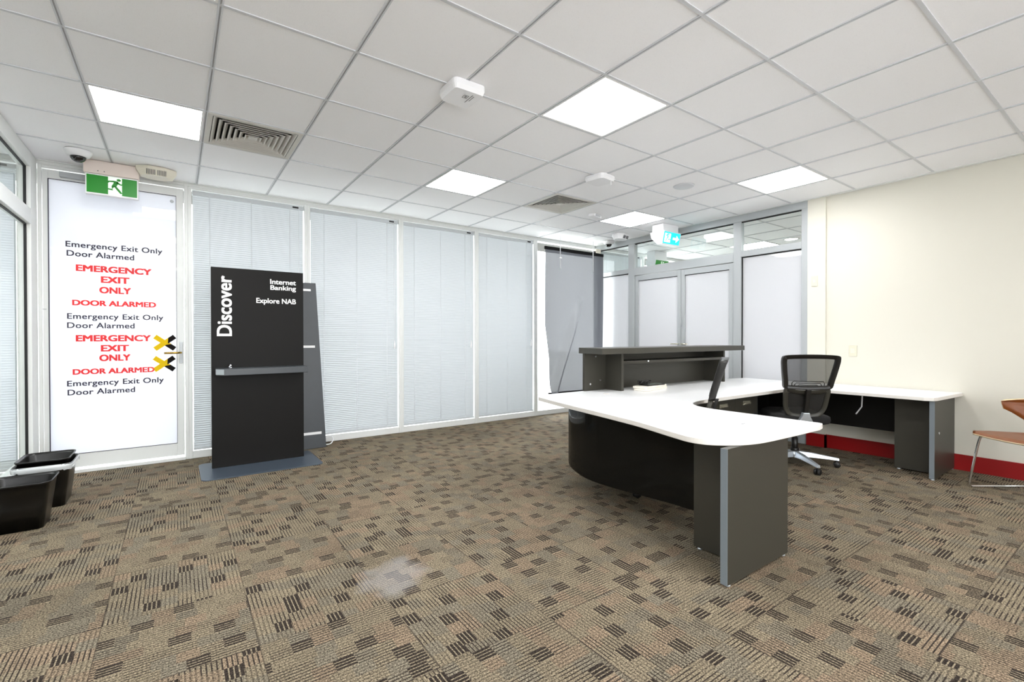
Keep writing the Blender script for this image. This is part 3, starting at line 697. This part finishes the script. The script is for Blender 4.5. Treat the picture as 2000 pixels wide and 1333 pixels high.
wedge_sign(5.10, 5.46, 3.80, 2.55, 'lit turquoise arrow exit sign on the ceiling by the double door', True)
wedge_sign(6.62, 6.98, 5.1, 2.50, 'green exit sign seen through the high glass over the double door', False)
t = thing('downlight', 'round glowing downlight seen through the right high glass', 'downlight', (7.54, 3.35, CEIL))
MB().lathe([(.0001, -.003), (.085, -.003), (.085, .002)], (0, 0, 0), 24).build('lamp', M['panel'], t, local=True)
MB().lathe([(.085, .002), (.085, -.006), (.105, -.004), (.105, .002)], (0, 0, 0), 24).build('ring', M['trimw'], t, local=True)

# ================================================================== KIOSK AND LEANING PANEL
k = thing('information_kiosk', 'black upright sign board kiosk lettered Discover on a steel base plate', 'kiosk', (.63, 4.9, 0))
MB().prism(rrect(.63, 4.83, .94, .62, .05, 4), 0, .009, 0, ch=.002).build('base_plate', M['plate'], k)
MB().box(.252, 1.006, 4.895, 4.935, .009, 1.784).build('board', [M['black']], k, bevel=.002)
sh = MB().prism([(.335, 4.70), (1.008, 4.72), (1.008, 4.895), (.28, 4.895), (.28, 4.77)], .835, .893, 0, ch=.003).build('shelf', M['slate'], k)
lab(MB().poly([(.2785, 4.772, .842), (.333, 4.7015, .842), (.333, 4.7015, .888), (.2785, 4.772, .888)], (-.0012, -.0009, 0)).build('end_cap', M['silver'], sh), 'pale end strip')
MB().lathe([(.016, 0), (.016, .006), (.006, .012), (.008, .03), (.0005, .034)], (.39, 4.82, .893), 10).tube([(.375, 4.80, .905), (.41, 4.83, .925)], .004, 6).build('tether_stud', M['chrome'], k)
YK = 4.894
a = WY(453, 657, YK); b = WY(453, 540, YK); c = WY(427, 657, YK)
lab(lettering('lettering', 'Discover', M['lett'], k, a, (0, 0, 1), (-1, 0, 0), b.z-a.z, .115, .026), 'white vertical lettering reading Discover')
for txt, u0, u1, v, cap in (('Internet', 527.5, 578, 555, 9.6), ('Banking', 528, 578, 566.3, 9.0), ('Explore NAB', 500.5, 578, 592, 10.0)):
    a = WY(u0, v, YK); b = WY(u1, v, YK); c = WY(u0, v-cap, YK)
    lab(lettering('lettering', txt, M['lett'], k, a, (1, 0, 0), (0, 0, 1), b.x-a.x, c.z-a.z, .026), 'white lettering reading ' + txt)
t = thing('display_panel', 'tapered charcoal panel with white strips leaning behind the black kiosk', 'panel', (1.0, 5.26, 0))
def LP(x, z, dy=0): return (x, 5.21+.13*z/1.75+dy, z)
MB().poly([LP(.66, .0), LP(1.293, .0), LP(1.222, 1.742), LP(.73, 1.742)], (0, .05, 0)).build('board', M['slate'], t, bevel=.004)
for z, xr, h in ((1.665, 1.17, .022), (1.065, 1.20, .024), (.158, 1.247, .026)):
    MB().poly([LP(.74, z-h/2, -.001), LP(xr, z-h/2, -.001), LP(xr, z+h/2, -.001), LP(.74, z+h/2, -.001)], (0, -.003, 0)).build('white_strip', M['lett'], t)
o = MB().tube(spline([(1.27, 5.30, .006), (1.36, 5.30, .012), (1.40, 5.36, .05), (1.38, 5.40, .07), (1.30, 5.41, .03)], 6), .006, 6).build('power_cable', M['cord']); tag(o, 'short white cable on the carpet beside the leaning panel', 'cable')

# ================================================================== BINS
def bin_(x0, x1, y0, y1, z0, h, name, label, liner=False, tap=.035):
    t = thing(name, label, 'bin', ((x0+x1)/2, (y0+y1)/2, z0)); cx, cy = (x0+x1)/2, (y0+y1)/2; w, l = x1-x0, y1-y0
    def ring(k, z, e=0): return [(p[0], p[1], z) for p in rrect(cx, cy, w-2*tap*(1-k)+e, l-2*tap*(1-k)+e, .045*(.7+.3*k), 4)]
    mb = MB().loft([ring(0, z0+.002), ring(.03, z0), ring(.5, z0+h*.5), ring(.96, z0+h*.96), ring(.97, z0+h*.965, .012), ring(1, z0+h, .014), ring(1, z0+h, .002), ring(.95, z0+h*.95, -.006), ring(.5, z0+h*.5, -.006), ring(.05, z0+.008, -.006)], 0, True)
    mb.build('bin_body', M['bin'], t)
    lab(MB().tube([Vector(p) for p in ring(1, z0+h-.001, .010)], .0035, 6, closed=True).build('rim', M['bin'], t), 'rolled rim')
    if liner:
        random.seed(7); n = 44; pl = rrect(cx, cy, w+.012, l+.012, .05, 10)[:44]
        r1 = [(p[0], p[1], z0+h+.004) for p in pl]
        r2 = [(cx+(p[0]-cx)*(1.03+random.uniform(0, .02)), cy+(p[1]-cy)*(1.03+random.uniform(0, .02)), z0+h-.012) for p in pl]
        r3 = [(cx+(p[0]-cx)*(1.0+random.uniform(-.01, .03)), cy+(p[1]-cy)*(1.0+random.uniform(-.01, .03)), z0+h-.03-random.uniform(0, .012)) for p in pl]
        r0 = [(cx+(p[0]-cx)*.93, cy+(p[1]-cy)*.93, z0+h-.03) for p in pl]
        lab(MB().loft([r0, r1, r2, r3], 0, True, caps=False).build('bin_liner', M['liner'], t), 'clear plastic bag folded over the rim')
    return t
bin_(-.925, -.632, 3.965, 4.255, 0, .285, 'waste_bin', 'empty black plastic waste bin at the left edge, nearest of the bins')
bin_(-.885, -.60, 4.41, 4.76, 0, .295, 'waste_bin', 'black waste bin with a clear liner beside the exit door', True)
bin_(-.872, -.613, 4.423, 4.747, .03, .30, 'waste_bin', 'black waste bin nested inside the lined bin by the exit door', False, .045)

# ================================================================== RECEPTION DESK
DZ = .675
k = thing('reception_desk', 'white topped wraparound reception desk with charcoal panels', 'desk', (3.6, 2.1, 0))
outer = [(2.487, 3.10), (2.405, 3.01), (2.315, 2.60), (2.235, 2.155), (2.165, 1.80), (2.075, 1.50)]
front = [Vector((*p, 0)) for p in outer[1:]] + [Vector((2.045, 1.35, 0)), Vector((2.105, 1.245, 0)), Vector((2.26, 1.165, 0)), Vector((2.52, 1.143, 0)), Vector((2.90, 1.133, 0))]
fr_ = [(p.x, p.y) for p in spline(front, 6)]
inner = [(p.x, p.y) for p in spline([Vector((2.96, 1.60, 0)), Vector((2.96, 1.80, 0)), Vector((3.0, 1.95, 0)), Vector((3.11, 2.06, 0)), Vector((3.27, 2.11, 0)), Vector((3.5, 2.122, 0))], 6)]
left = [(2.487, 3.10)] + fr_ + [(2.957, 1.145), (2.967, 1.165), (2.962, 1.45)] + inner + [(3.955, 2.122), (3.955, 3.11)]
right = [(3.957, 3.11), (3.957, 2.122), (4.60, 2.112), (4.885, 1.84), (4.905, 1.17), (4.93, 1.112), (4.97, 1.10), (5.570, 1.065), (5.570, 2.09), (5.522, 2.10), (5.522, 2.95), (5.3, 3.02), (5.15, 3.11)]
MB().prism(left, DZ-.031, DZ, 0, ch=.003, side=1).build('worktop', [M['desk'], M['edge']], k)
MB().prism(right, DZ-.031, DZ, 0, ch=.003, side=1).build('worktop', [M['desk'], M['edge']], k)
zt = DZ-.031
def panel(name, x0, x1, y0, y1, z0=.012, z1=zt, m='olive', edge=None):
    o = MB().box(x0, x1, y0, y1, z0, z1).build(name, M[m], k, bevel=.0015)
    return o
p = panel('end_panel', 2.062, 2.645, 1.188, 1.222)
lab(MB().box(2.0595, 2.062, 1.188, 1.222, .012, zt).build('edge_strip', M['oliveedge'], p), 'pale grey edge strip')
panel('support_panel', 2.315, 2.347, 1.222, 1.53)
p = panel('end_panel', 4.965, 5.555, 1.115, 1.148)
lab(MB().box(4.9625, 4.965, 1.115, 1.148, .012, zt).build('edge_strip', M['oliveedge'], p), 'pale grey edge strip')
lab(MB().lathe([(.0001, 0), (.011, 0), (.011, .003)], (5.085, 1.115, .37), 10, axis=(0, -1, 0)).build('cover_cap', M['chrome'], p), 'round metal cap')
panel('support_panel', 5.16, 5.19, 1.148, 1.43)
panel('support_panel', 2.95, 3.6, 2.86, 2.89, .012)
for x, y in ((2.09, 1.205), (2.62, 1.205), (2.33, 1.50), (4.98, 1.13), (5.53, 1.13), (5.175, 1.40), (3.0, 2.875), (3.55, 2.875)):
    MB().lathe([(.014, 0), (.014, .006), (.008, .012)], (x, y, 0), 10).build('foot', M['silver'], k)
mp = [Vector((*p, 0)) for p in ((2.72, 2.86), (2.60, 2.82), (2.50, 2.75), (2.365, 2.57), (2.27, 2.33), (2.26, 2.12), (2.287, 1.915), (2.315, 1.72), (2.330, 1.533))]
c = spline(mp, 6); n = len(c); off = []
for i, p in enumerate(c):
    t_ = (c[min(i+1, n-1)]-c[max(i-1, 0)]).normalized(); off.append(p+Vector((-t_.y, t_.x, 0))*.006)
z0 = .20
rings = [[(p.x, p.y, z) for p in c] for z in (z0, zt)] ; ringo = [[(p.x, p.y, z) for p in off] for z in (zt, z0)]
mb = MB().loft(rings, 0, True, False, False).loft(ringo, 0, True, False, False)
mb.build('modesty_panel', M['smoked'], k)
lab(MB().box(5.30, 5.32, 1.148, 2.6, .30, zt).box(4.3, 5.30, 2.58, 2.60, .30, zt).build('modesty_panel', M['black'], k), 'black panel under the wall side arm')
lab(MB().tube([(5.13, 1.66, zt), (5.13, 1.665, .52), (5.10, 1.70, .45)], .006, 6).build('cable', M['cord'], k), 'white cable hanging below the worktop')
MB().lathe([(.03, 0), (.03, .002), (.0001, .002)], (3.0, 2.82, DZ), 18).build('cable_grommet', M['edge'], k)
MB().box(2.56, 2.60, 1.395, 1.40, DZ, DZ+.0006).build('worktop_mark', M['line'], k)
# hutch with the high counter
h = thing('counter_hutch', 'charcoal shelf hutch with a raised counter top standing on the desk', 'hutch', (4.0, 3.0, DZ))
HB = 1.014
MB().prism([(2.925, 2.80), (5.20, 2.80), (5.20, 3.16), (3.0, 3.16)], HB, HB+.052, 0, ch=.003).build('counter_top', M['olive'], h)
bp_ = MB().box(2.99, 4.90, 3.075, 3.10, DZ, HB).build('back_panel', M['olive'], h, bevel=.001)
MB().box(3.262, 3.292, 2.885, 3.075, DZ, HB).build('side_panel', M['olive'], h, bevel=.001)
MB().box(4.85, 4.88, 2.845, 3.075, DZ, HB).build('side_panel', M['olive'], h, bevel=.001)
MB().poly([(3.292, 2.89, .918), (4.85, 2.85, .918), (4.85, 3.075, .918), (3.292, 3.075, .918)], (0, 0, .026)).build('shelf', M['olive'], h)
for x, z in ((3.06, .735), (3.19, .765), (3.13, .985)):
    lab(MB().lathe([(.0001, 0), (.009, 0), (.009, .004)], (x, 3.075, z), 10, axis=(0, -1, 0)).build('bracket_cap', M['chrome'], h), 'shiny round cap')
MB().box(3.62, 3.635, 2.875, 2.886, .930, .944).build('shelf_clip', M['plast'], h)
# drawers under the desk
t = thing('drawer_unit', 'charcoal two drawer box hung below the desk behind the first chair', 'drawer unit', (4.1, 2.5, 0))
MB().box(3.66, 4.43, 2.28, 2.75, .45, zt-.002).build('body', M['olive'], t, bevel=.002)
for a, b in ((3.665, 4.043), (4.047, 4.425)):
    dr = MB().box(a, b, 2.262, 2.28, .455, zt-.006).build('drawer', M['olive'], t, bevel=.002)
    m_ = (a+b)/2
    MB().poly([(m_-.06, 2.262, .545), (m_+.06, 2.262, .545), (m_+.05, 2.245, .555), (m_-.05, 2.245, .555)], (0, 0, .008)).poly([(m_-.06, 2.262, .556), (m_+.06, 2.262, .556), (m_+.06, 2.262, .58), (m_-.06, 2.262, .58)], (0, -.003, 0)).build('handle', M['steel'], dr)
MB().box(4.432, 4.448, 2.27, 2.75, .012, zt).build('support_panel', M['slate'], k)

# stack on the desk
def slab(z, dx, dy, label):
    a = 0.02; cx, cy = 3.60+dx, 2.83+dy; ex = Vector((.985, .17, 0)); ey = Vector((-.17, .985, 0)); pl = []
    for p in rrect(0, 0, .40, .15, .03, 4): q = Vector((cx, cy, 0))+ex*p[0]+ey*p[1]; pl.append((q.x, q.y))
    o = MB().prism(pl, z, z+.0195, 0, ch=.004).build('stacked_board', M['paper']); tag(o, label, 'board', group='white boards stacked on the desk'); return o
slab(DZ+.0004, 0, 0, 'white rounded board lying on the desk, lowest of the stack'); slab(DZ+.0201, -.004, .004, 'white rounded board on the desk, upper of the stack')
t = thing('document_tray', 'black flat tray with a pale insert on top of the white boards', 'tray', (3.62, 2.835, DZ+.0394))
MB().prism(rrect(3.62, 2.83, .25, .11, .008, 2), DZ+.0394, DZ+.051, 0).build('tray_base', M['ink'], t, bevel=.002); MB().prism(rrect(3.63, 2.825, .17, .07, .006, 2), DZ+.051, DZ+.0525, 0).build('insert', M['tray'], t)
random.seed(11); pts = []
for q in range(26):
    a = q*1.1; pts.append(Vector((3.50+.055*math.cos(a)+.012*q*.28, 2.86+.035*math.sin(a*1.3), DZ+.057+.012*(1+math.sin(q*1.9)))))
o = MB().tube(spline(pts, 4), .005, 6).build('coiled_cable', M['ink']); tag(o, 'tangle of black cable heaped on the tray', 'cable')

# ================================================================== OFFICE CHAIRS
def office_chair(loc, rz, label, grp='black mesh back office chairs'):
    t = thing('office_chair', label, 'chair', loc, rz, grp)
    hub = MB().lathe([(.045, .075), (.05, .09), (.045, .12), (.03, .13)], (0, 0, 0), 16).build('base_hub', M['silver'], t, local=True)
    for q in range(5):
        a = math.radians(65+72*q); dx, dy = math.cos(a), math.sin(a); px, py = -dy, dx
        rings = []
        for r_, w_, z0_, z1_ in ((.03, .026, .075, .128), (.13, .024, .078, .120), (.26, .018, .070, .098), (.345, .015, .062, .084)):
            rings.append([(dx*r_+px*w_, dy*r_+py*w_, z0_), (dx*r_-px*w_, dy*r_-py*w_, z0_), (dx*r_-px*w_*.7, dy*r_-py*w_*.7, z1_), (dx*r_+px*w_*.7, dy*r_+py*w_*.7, z1_)])
        leg = MB().loft(rings, 0, False).build('base_leg', M['silver'], t, local=True, bevel=.003)
        cx, cy = dx*.33, dy*.33; b2 = a+.6+q; wx, wy = math.cos(b2), math.sin(b2); mb = MB()
        for s_ in (-.013, .013): mb.lathe([(.0001, -.008), (.024, -.008), (.026, -.004), (.026, .004), (.024, .008), (.0001, .008)], (cx+wx*s_, cy+wy*s_, .0265), 14, axis=(wx, wy, 0))
        mb.tube([(cx, cy, .03), (cx, cy, .066)], .007, 6)
        mb.build('caster', M['rub'], leg, local=True)
    MB().lathe([(.026, .12), (.026, .25), (.018, .251), (.018, .37)], (0, 0, 0), 14).lathe([(.034, .128), (.034, .15), (.028, .156)], (0, 0, 0), 14).build('gas_column', M['chb'], t, local=True)
    MB().box(-.09, .09, -.13, .10, .345, .40).build('tilt_mechanism', M['chb'], t, local=True, bevel=.008)
    prof = rrect(0, .02, .48, .47, .10, 5)
    rg = lambda k, z: [(p[0]*k, .02+(p[1]-.02)*k, z+ (.018*((p[1]/.22)**2) if z > .44 else 0)) for p in prof]
    MB().loft([rg(.86, .398), rg(.97, .408), rg(1, .43), rg(.985, .455), rg(.9, .468), rg(.45, .462)], 0, True).build('seat', M['chf'], t, local=True)
    # back: y of the back sheet leans with height, curved across
    def BP(x, z, e=0): return Vector((x, -.185-.30*(z-.42)+.20*x*x-e, z))
    up = [(-.178, .722), (-.196, .79), (-.214, .90), (-.220, .97), (-.203, 1.003), (-.11, 1.012), (0, 1.014), (.11, 1.012), (.203, 1.003), (.220, .97), (.214, .90), (.196, .79), (.178, .722), (.09, .712), (0, .709), (-.09, .712)]
    lo = [(-.172, .722), (-.175, .62), (-.16, .53), (-.11, .472), (0, .458), (.11, .472), (.16, .53), (.175, .62), (.172, .722), (.085, .708), (0, .703), (-.085, .708)]
    def band(pl, wdt, th, m, nm):
        sp_ = [(p.x, p.y) for p in spline([Vector((x, z, 0)) for x, z in pl], 4, True)]
        ar = sum(sp_[i][0]*sp_[(i+1) % len(sp_)][1]-sp_[(i+1) % len(sp_)][0]*sp_[i][1] for i in range(len(sp_)))
        if ar < 0: sp_ = sp_[::-1]
        inn = inset(sp_, wdt); n_ = len(sp_)
        r_ = [[BP(*p, th/2) for p in sp_], [BP(*p, -th/2) for p in sp_], [BP(*p, -th/2) for p in inn], [BP(*p, th/2) for p in inn]]
        r_.append(r_[0]); return MB().loft(r_, 0, True, False).build(nm, m, t, local=True, bevel=0), inn
    f1, in1 = band(up, .034, .042, M['chb'], 'back_frame')
    zs = sorted(in1, key=lambda p: p[1])
    def sheet(inn, nm, m):
        za, zb = min(p[1] for p in inn)-.008, max(p[1] for p in inn)+.008; rings = []; n_ = len(inn)
        for q in range(19):
            z_ = za+(zb-za)*q/18; zc_ = min(max(z_, za+.009), zb-.009); xs_ = []
            for i in range(n_):
                a_, b_ = inn[i], inn[(i+1) % n_]
                if (a_[1]-zc_)*(b_[1]-zc_) <= 0 and a_[1] != b_[1]: xs_.append(a_[0]+(b_[0]-a_[0])*(zc_-a_[1])/(b_[1]-a_[1]))
            w_ = max(map(abs, xs_))+.008 if xs_ else .05
            rings.append([BP(-w_+2*w_*i/12, z_) for i in range(13)])
        return MB().loft(rings, 0, True, False, False).build(nm, m, t, local=True)
    sheet(in1, 'mesh_back', M['mesh'])
    f2, in2 = band(lo, .034, .024, M['olive'], 'lower_back_frame')
    sheet(in2, 'lower_mesh', M['mesh'])
    for q in range(4):
        w_ = .125-.022*q; zz = .785-.016*q
        MB().tube([BP(-w_, .715, .004), BP(-w_, zz-.015, .004), BP(-w_+.012, zz, .004), BP(0, zz-.004, .004), BP(w_-.012, zz, .004), BP(w_, zz-.015, .004), BP(w_, .715, .004)], .0035, 6).build('lumbar_rib', M['chb'], t, local=True)
    MB().loft([[BP(-x_, z_, .022), BP(x_, z_, .022), BP(x_*.8, z_, .045), BP(-x_*.8, z_, .045)] for x_, z_ in ((.022, .715), (.022, .68), (.02, .60), (.022, .50), (.024, .462))], 0, False).build('spine', M['chb'], t, local=True, bevel=.003)
    def br(x_, y_, z_, th): return [(-x_, y_, z_), (x_, y_, z_), (x_, y_+th, z_), (-x_, y_+th, z_)]
    MB().loft([br(.025, -.268, .510, .05), br(.032, -.262, .478, .05), br(.05, -.255, .445, .05), br(.075, -.225, .405, .05), br(.08, -.16, .372, .05), br(.075, -.09, .360, .03)], 0, False).build('back_bracket', M['silver'], t, local=True, bevel=.006)
    return t
oc = office_chair((3.03, 2.18, 0), math.radians(31), 'black office chair tucked into the desk notch, seen edge on')
f = Vector((.73, .68)); dup(oc, (4.58, 2.0, 0), 'black mesh office chair seen from behind beside the cream wall', math.atan2(f.y, f.x)-math.pi/2)

# ================================================================== BROWN SHELL CHAIR (right edge)
fx = Vector((-.8, .6)); rz = math.atan2(fx.y, fx.x)-math.pi/2
t = thing('shell_chair', 'brown veneer shell chair on a chrome sled base at the right edge', 'chair', (5.012, .586, 0), rz)
nu, nv = 22, 14
def shell(u, v):
    """u along seat front -> back top (0..1), v across (-1..1)"""
    L = [(0.0, .235, .415, .20), (.12, .20, .428, .235), (.3, .08, .425, .245), (.45, -.06, .418, .235), (.56, -.16, .425, .16), (.62, -.205, .455, .125), (.70, -.225, .51, .165), (.80, -.24, .585, .255), (.9, -.25, .65, .285), (1.0, -.262, .70, .25)]
    for a in range(len(L)-1):
        if u <= L[a+1][0]+1e-9: break
    q = (u-L[a][0])/(L[a+1][0]-L[a][0]); q = q*q*(3-2*q); y, z, w_ = [L[a][i]+(L[a+1][i]-L[a][i])*q for i in (1, 2, 3)]
    ww = math.copysign(abs(v)**.92, v)*w_
    wing = max(0, min(1, (u-.62)/.2)); y += wing*.20*abs(v)**2.2; z += wing*.015*v*v - (1-wing)*.006*(1-v*v)
    if u > .9: z -= (u-.9)*.35*abs(v)**3
    return (ww, y, z)
vs = [shell(a/nu, -1+2*b/nv) for a in range(nu+1) for b in range(nv+1)]
fs = [(a*(nv+1)+b, a*(nv+1)+b+1, (a+1)*(nv+1)+b+1, (a+1)*(nv+1)+b) for a in range(nu) for b in range(nv)]
mb = MB(); mb.add(vs, fs, 0, True); sh = mb.build('seat_shell', [M['brown'], M['brownedge']], t, local=True)
q = sh.modifiers.new('solid', 'SOLIDIFY'); q.thickness = .012; q.offset = -1; q.material_offset_rim = 1
for s_ in (-1, 1):
    MB().tube(spline([(s_*.10, .10, .404), (s_*.17, .155, .405), (s_*.205, .175, .395), (s_*.225, .205, .20), (s_*.238, .222, .05)], 5)+[Vector((s_*.24, .224, .02)), Vector((s_*.24, .205, .0085)), Vector((s_*.24, -.22, .0085)), Vector((s_*.238, -.235, .03))]+spline([(s_*.225, -.20, .20), (s_*.17, -.13, .395), (s_*.09, -.08, .404)], 5), .0085, 8).build('sled_leg', M['chrome'], t, local=True)
MB().tube([(-.11, .10, .404), (.11, .10, .404)], .0085, 8).tube([(-.10, -.08, .403), (.10, -.08, .403)], .0085, 8).build('cross_rod', M['chrome'], t, local=True)

# ================================================================== BANNER, WALL PLATES
t = thing('hanging_banner', 'grey see-through film banner hanging in the far window corner', 'banner', (4.88, 5.2, .3))
bx0, bx1, by = 4.285, 5.452, 5.2
MB().box(bx0-.01, bx1+.006, by-.012, by+.012, 2.415, 2.462).build('top_bar', M['bar'], t, bevel=.004)
nx, nz = 60, 60; vs = []
for a in range(nz+1):
    z = 2.42-(2.42-.36)*a/nz
    for b in range(nx+1):
        x = bx0+(bx1-bx0)*b/nx
        # a long fold runs from the middle of the sheet down to its lower left corner
        fxd = 4.96-(1.75-z)*.44 if z < 1.75 else 9
        dd = (x-fxd)/.07; am = max(0, min(1, (1.85-z)/.6))
        y = by - .12*am*math.exp(-dd*dd) + .01*math.sin(x*7+z*2)
        pin = .07*max(0, min(1, (1.35-z)/.5))*max(0, 1-(x-bx0)/.6)
        vs.append((x+pin, y, z))
MB().add(vs, [(a*(nx+1)+b, a*(nx+1)+b+1, (a+1)*(nx+1)+b+1, (a+1)*(nx+1)+b) for a in range(nz) for b in range(nx)], 0, True).build('film', M['banner'], t)
for x in (4.556, 5.222):
    wd = MB().tube([(x, by-.014, 2.155), (x, by-.014, CEIL)], .0055, 8).build('hanging_rod', M['cord'], t)
MB().box(4.532, 4.58, by-.022, by-.008, 2.31, 2.325).build('rod_clip', M['lett'], t)
MB().box(bx0+.06, bx1, by-.012, by+.012, .345, .365).build('bottom_bar', M['bar'], t, bevel=.004)
def plate(y0, y1, z0, z1, x, name, label, sw):
    t = thing(name, label, 'switch', (x, (y0+y1)/2, z0))
    MB().box(x-.009, x, y0, y1, z0, z1).build('cover_plate', M['plate2'], t, bevel=.002)
    yc, zc = (y0+y1)/2, (z0+z1)/2
    MB().box(x-.012, x-.009, yc-sw, yc+sw, zc-sw*1.3, zc+sw*1.3).build('rocker', M['plastb'], t, bevel=.001)
plate(2.198, 2.257, 1.702, 1.81, XR, 'wall_control', 'small cream control plate high on the pier', .012)
plate(1.85, 1.92, .965, 1.075, XR+.03, 'wall_switch', 'blank cream switch plate on the wall above the desk', .02)
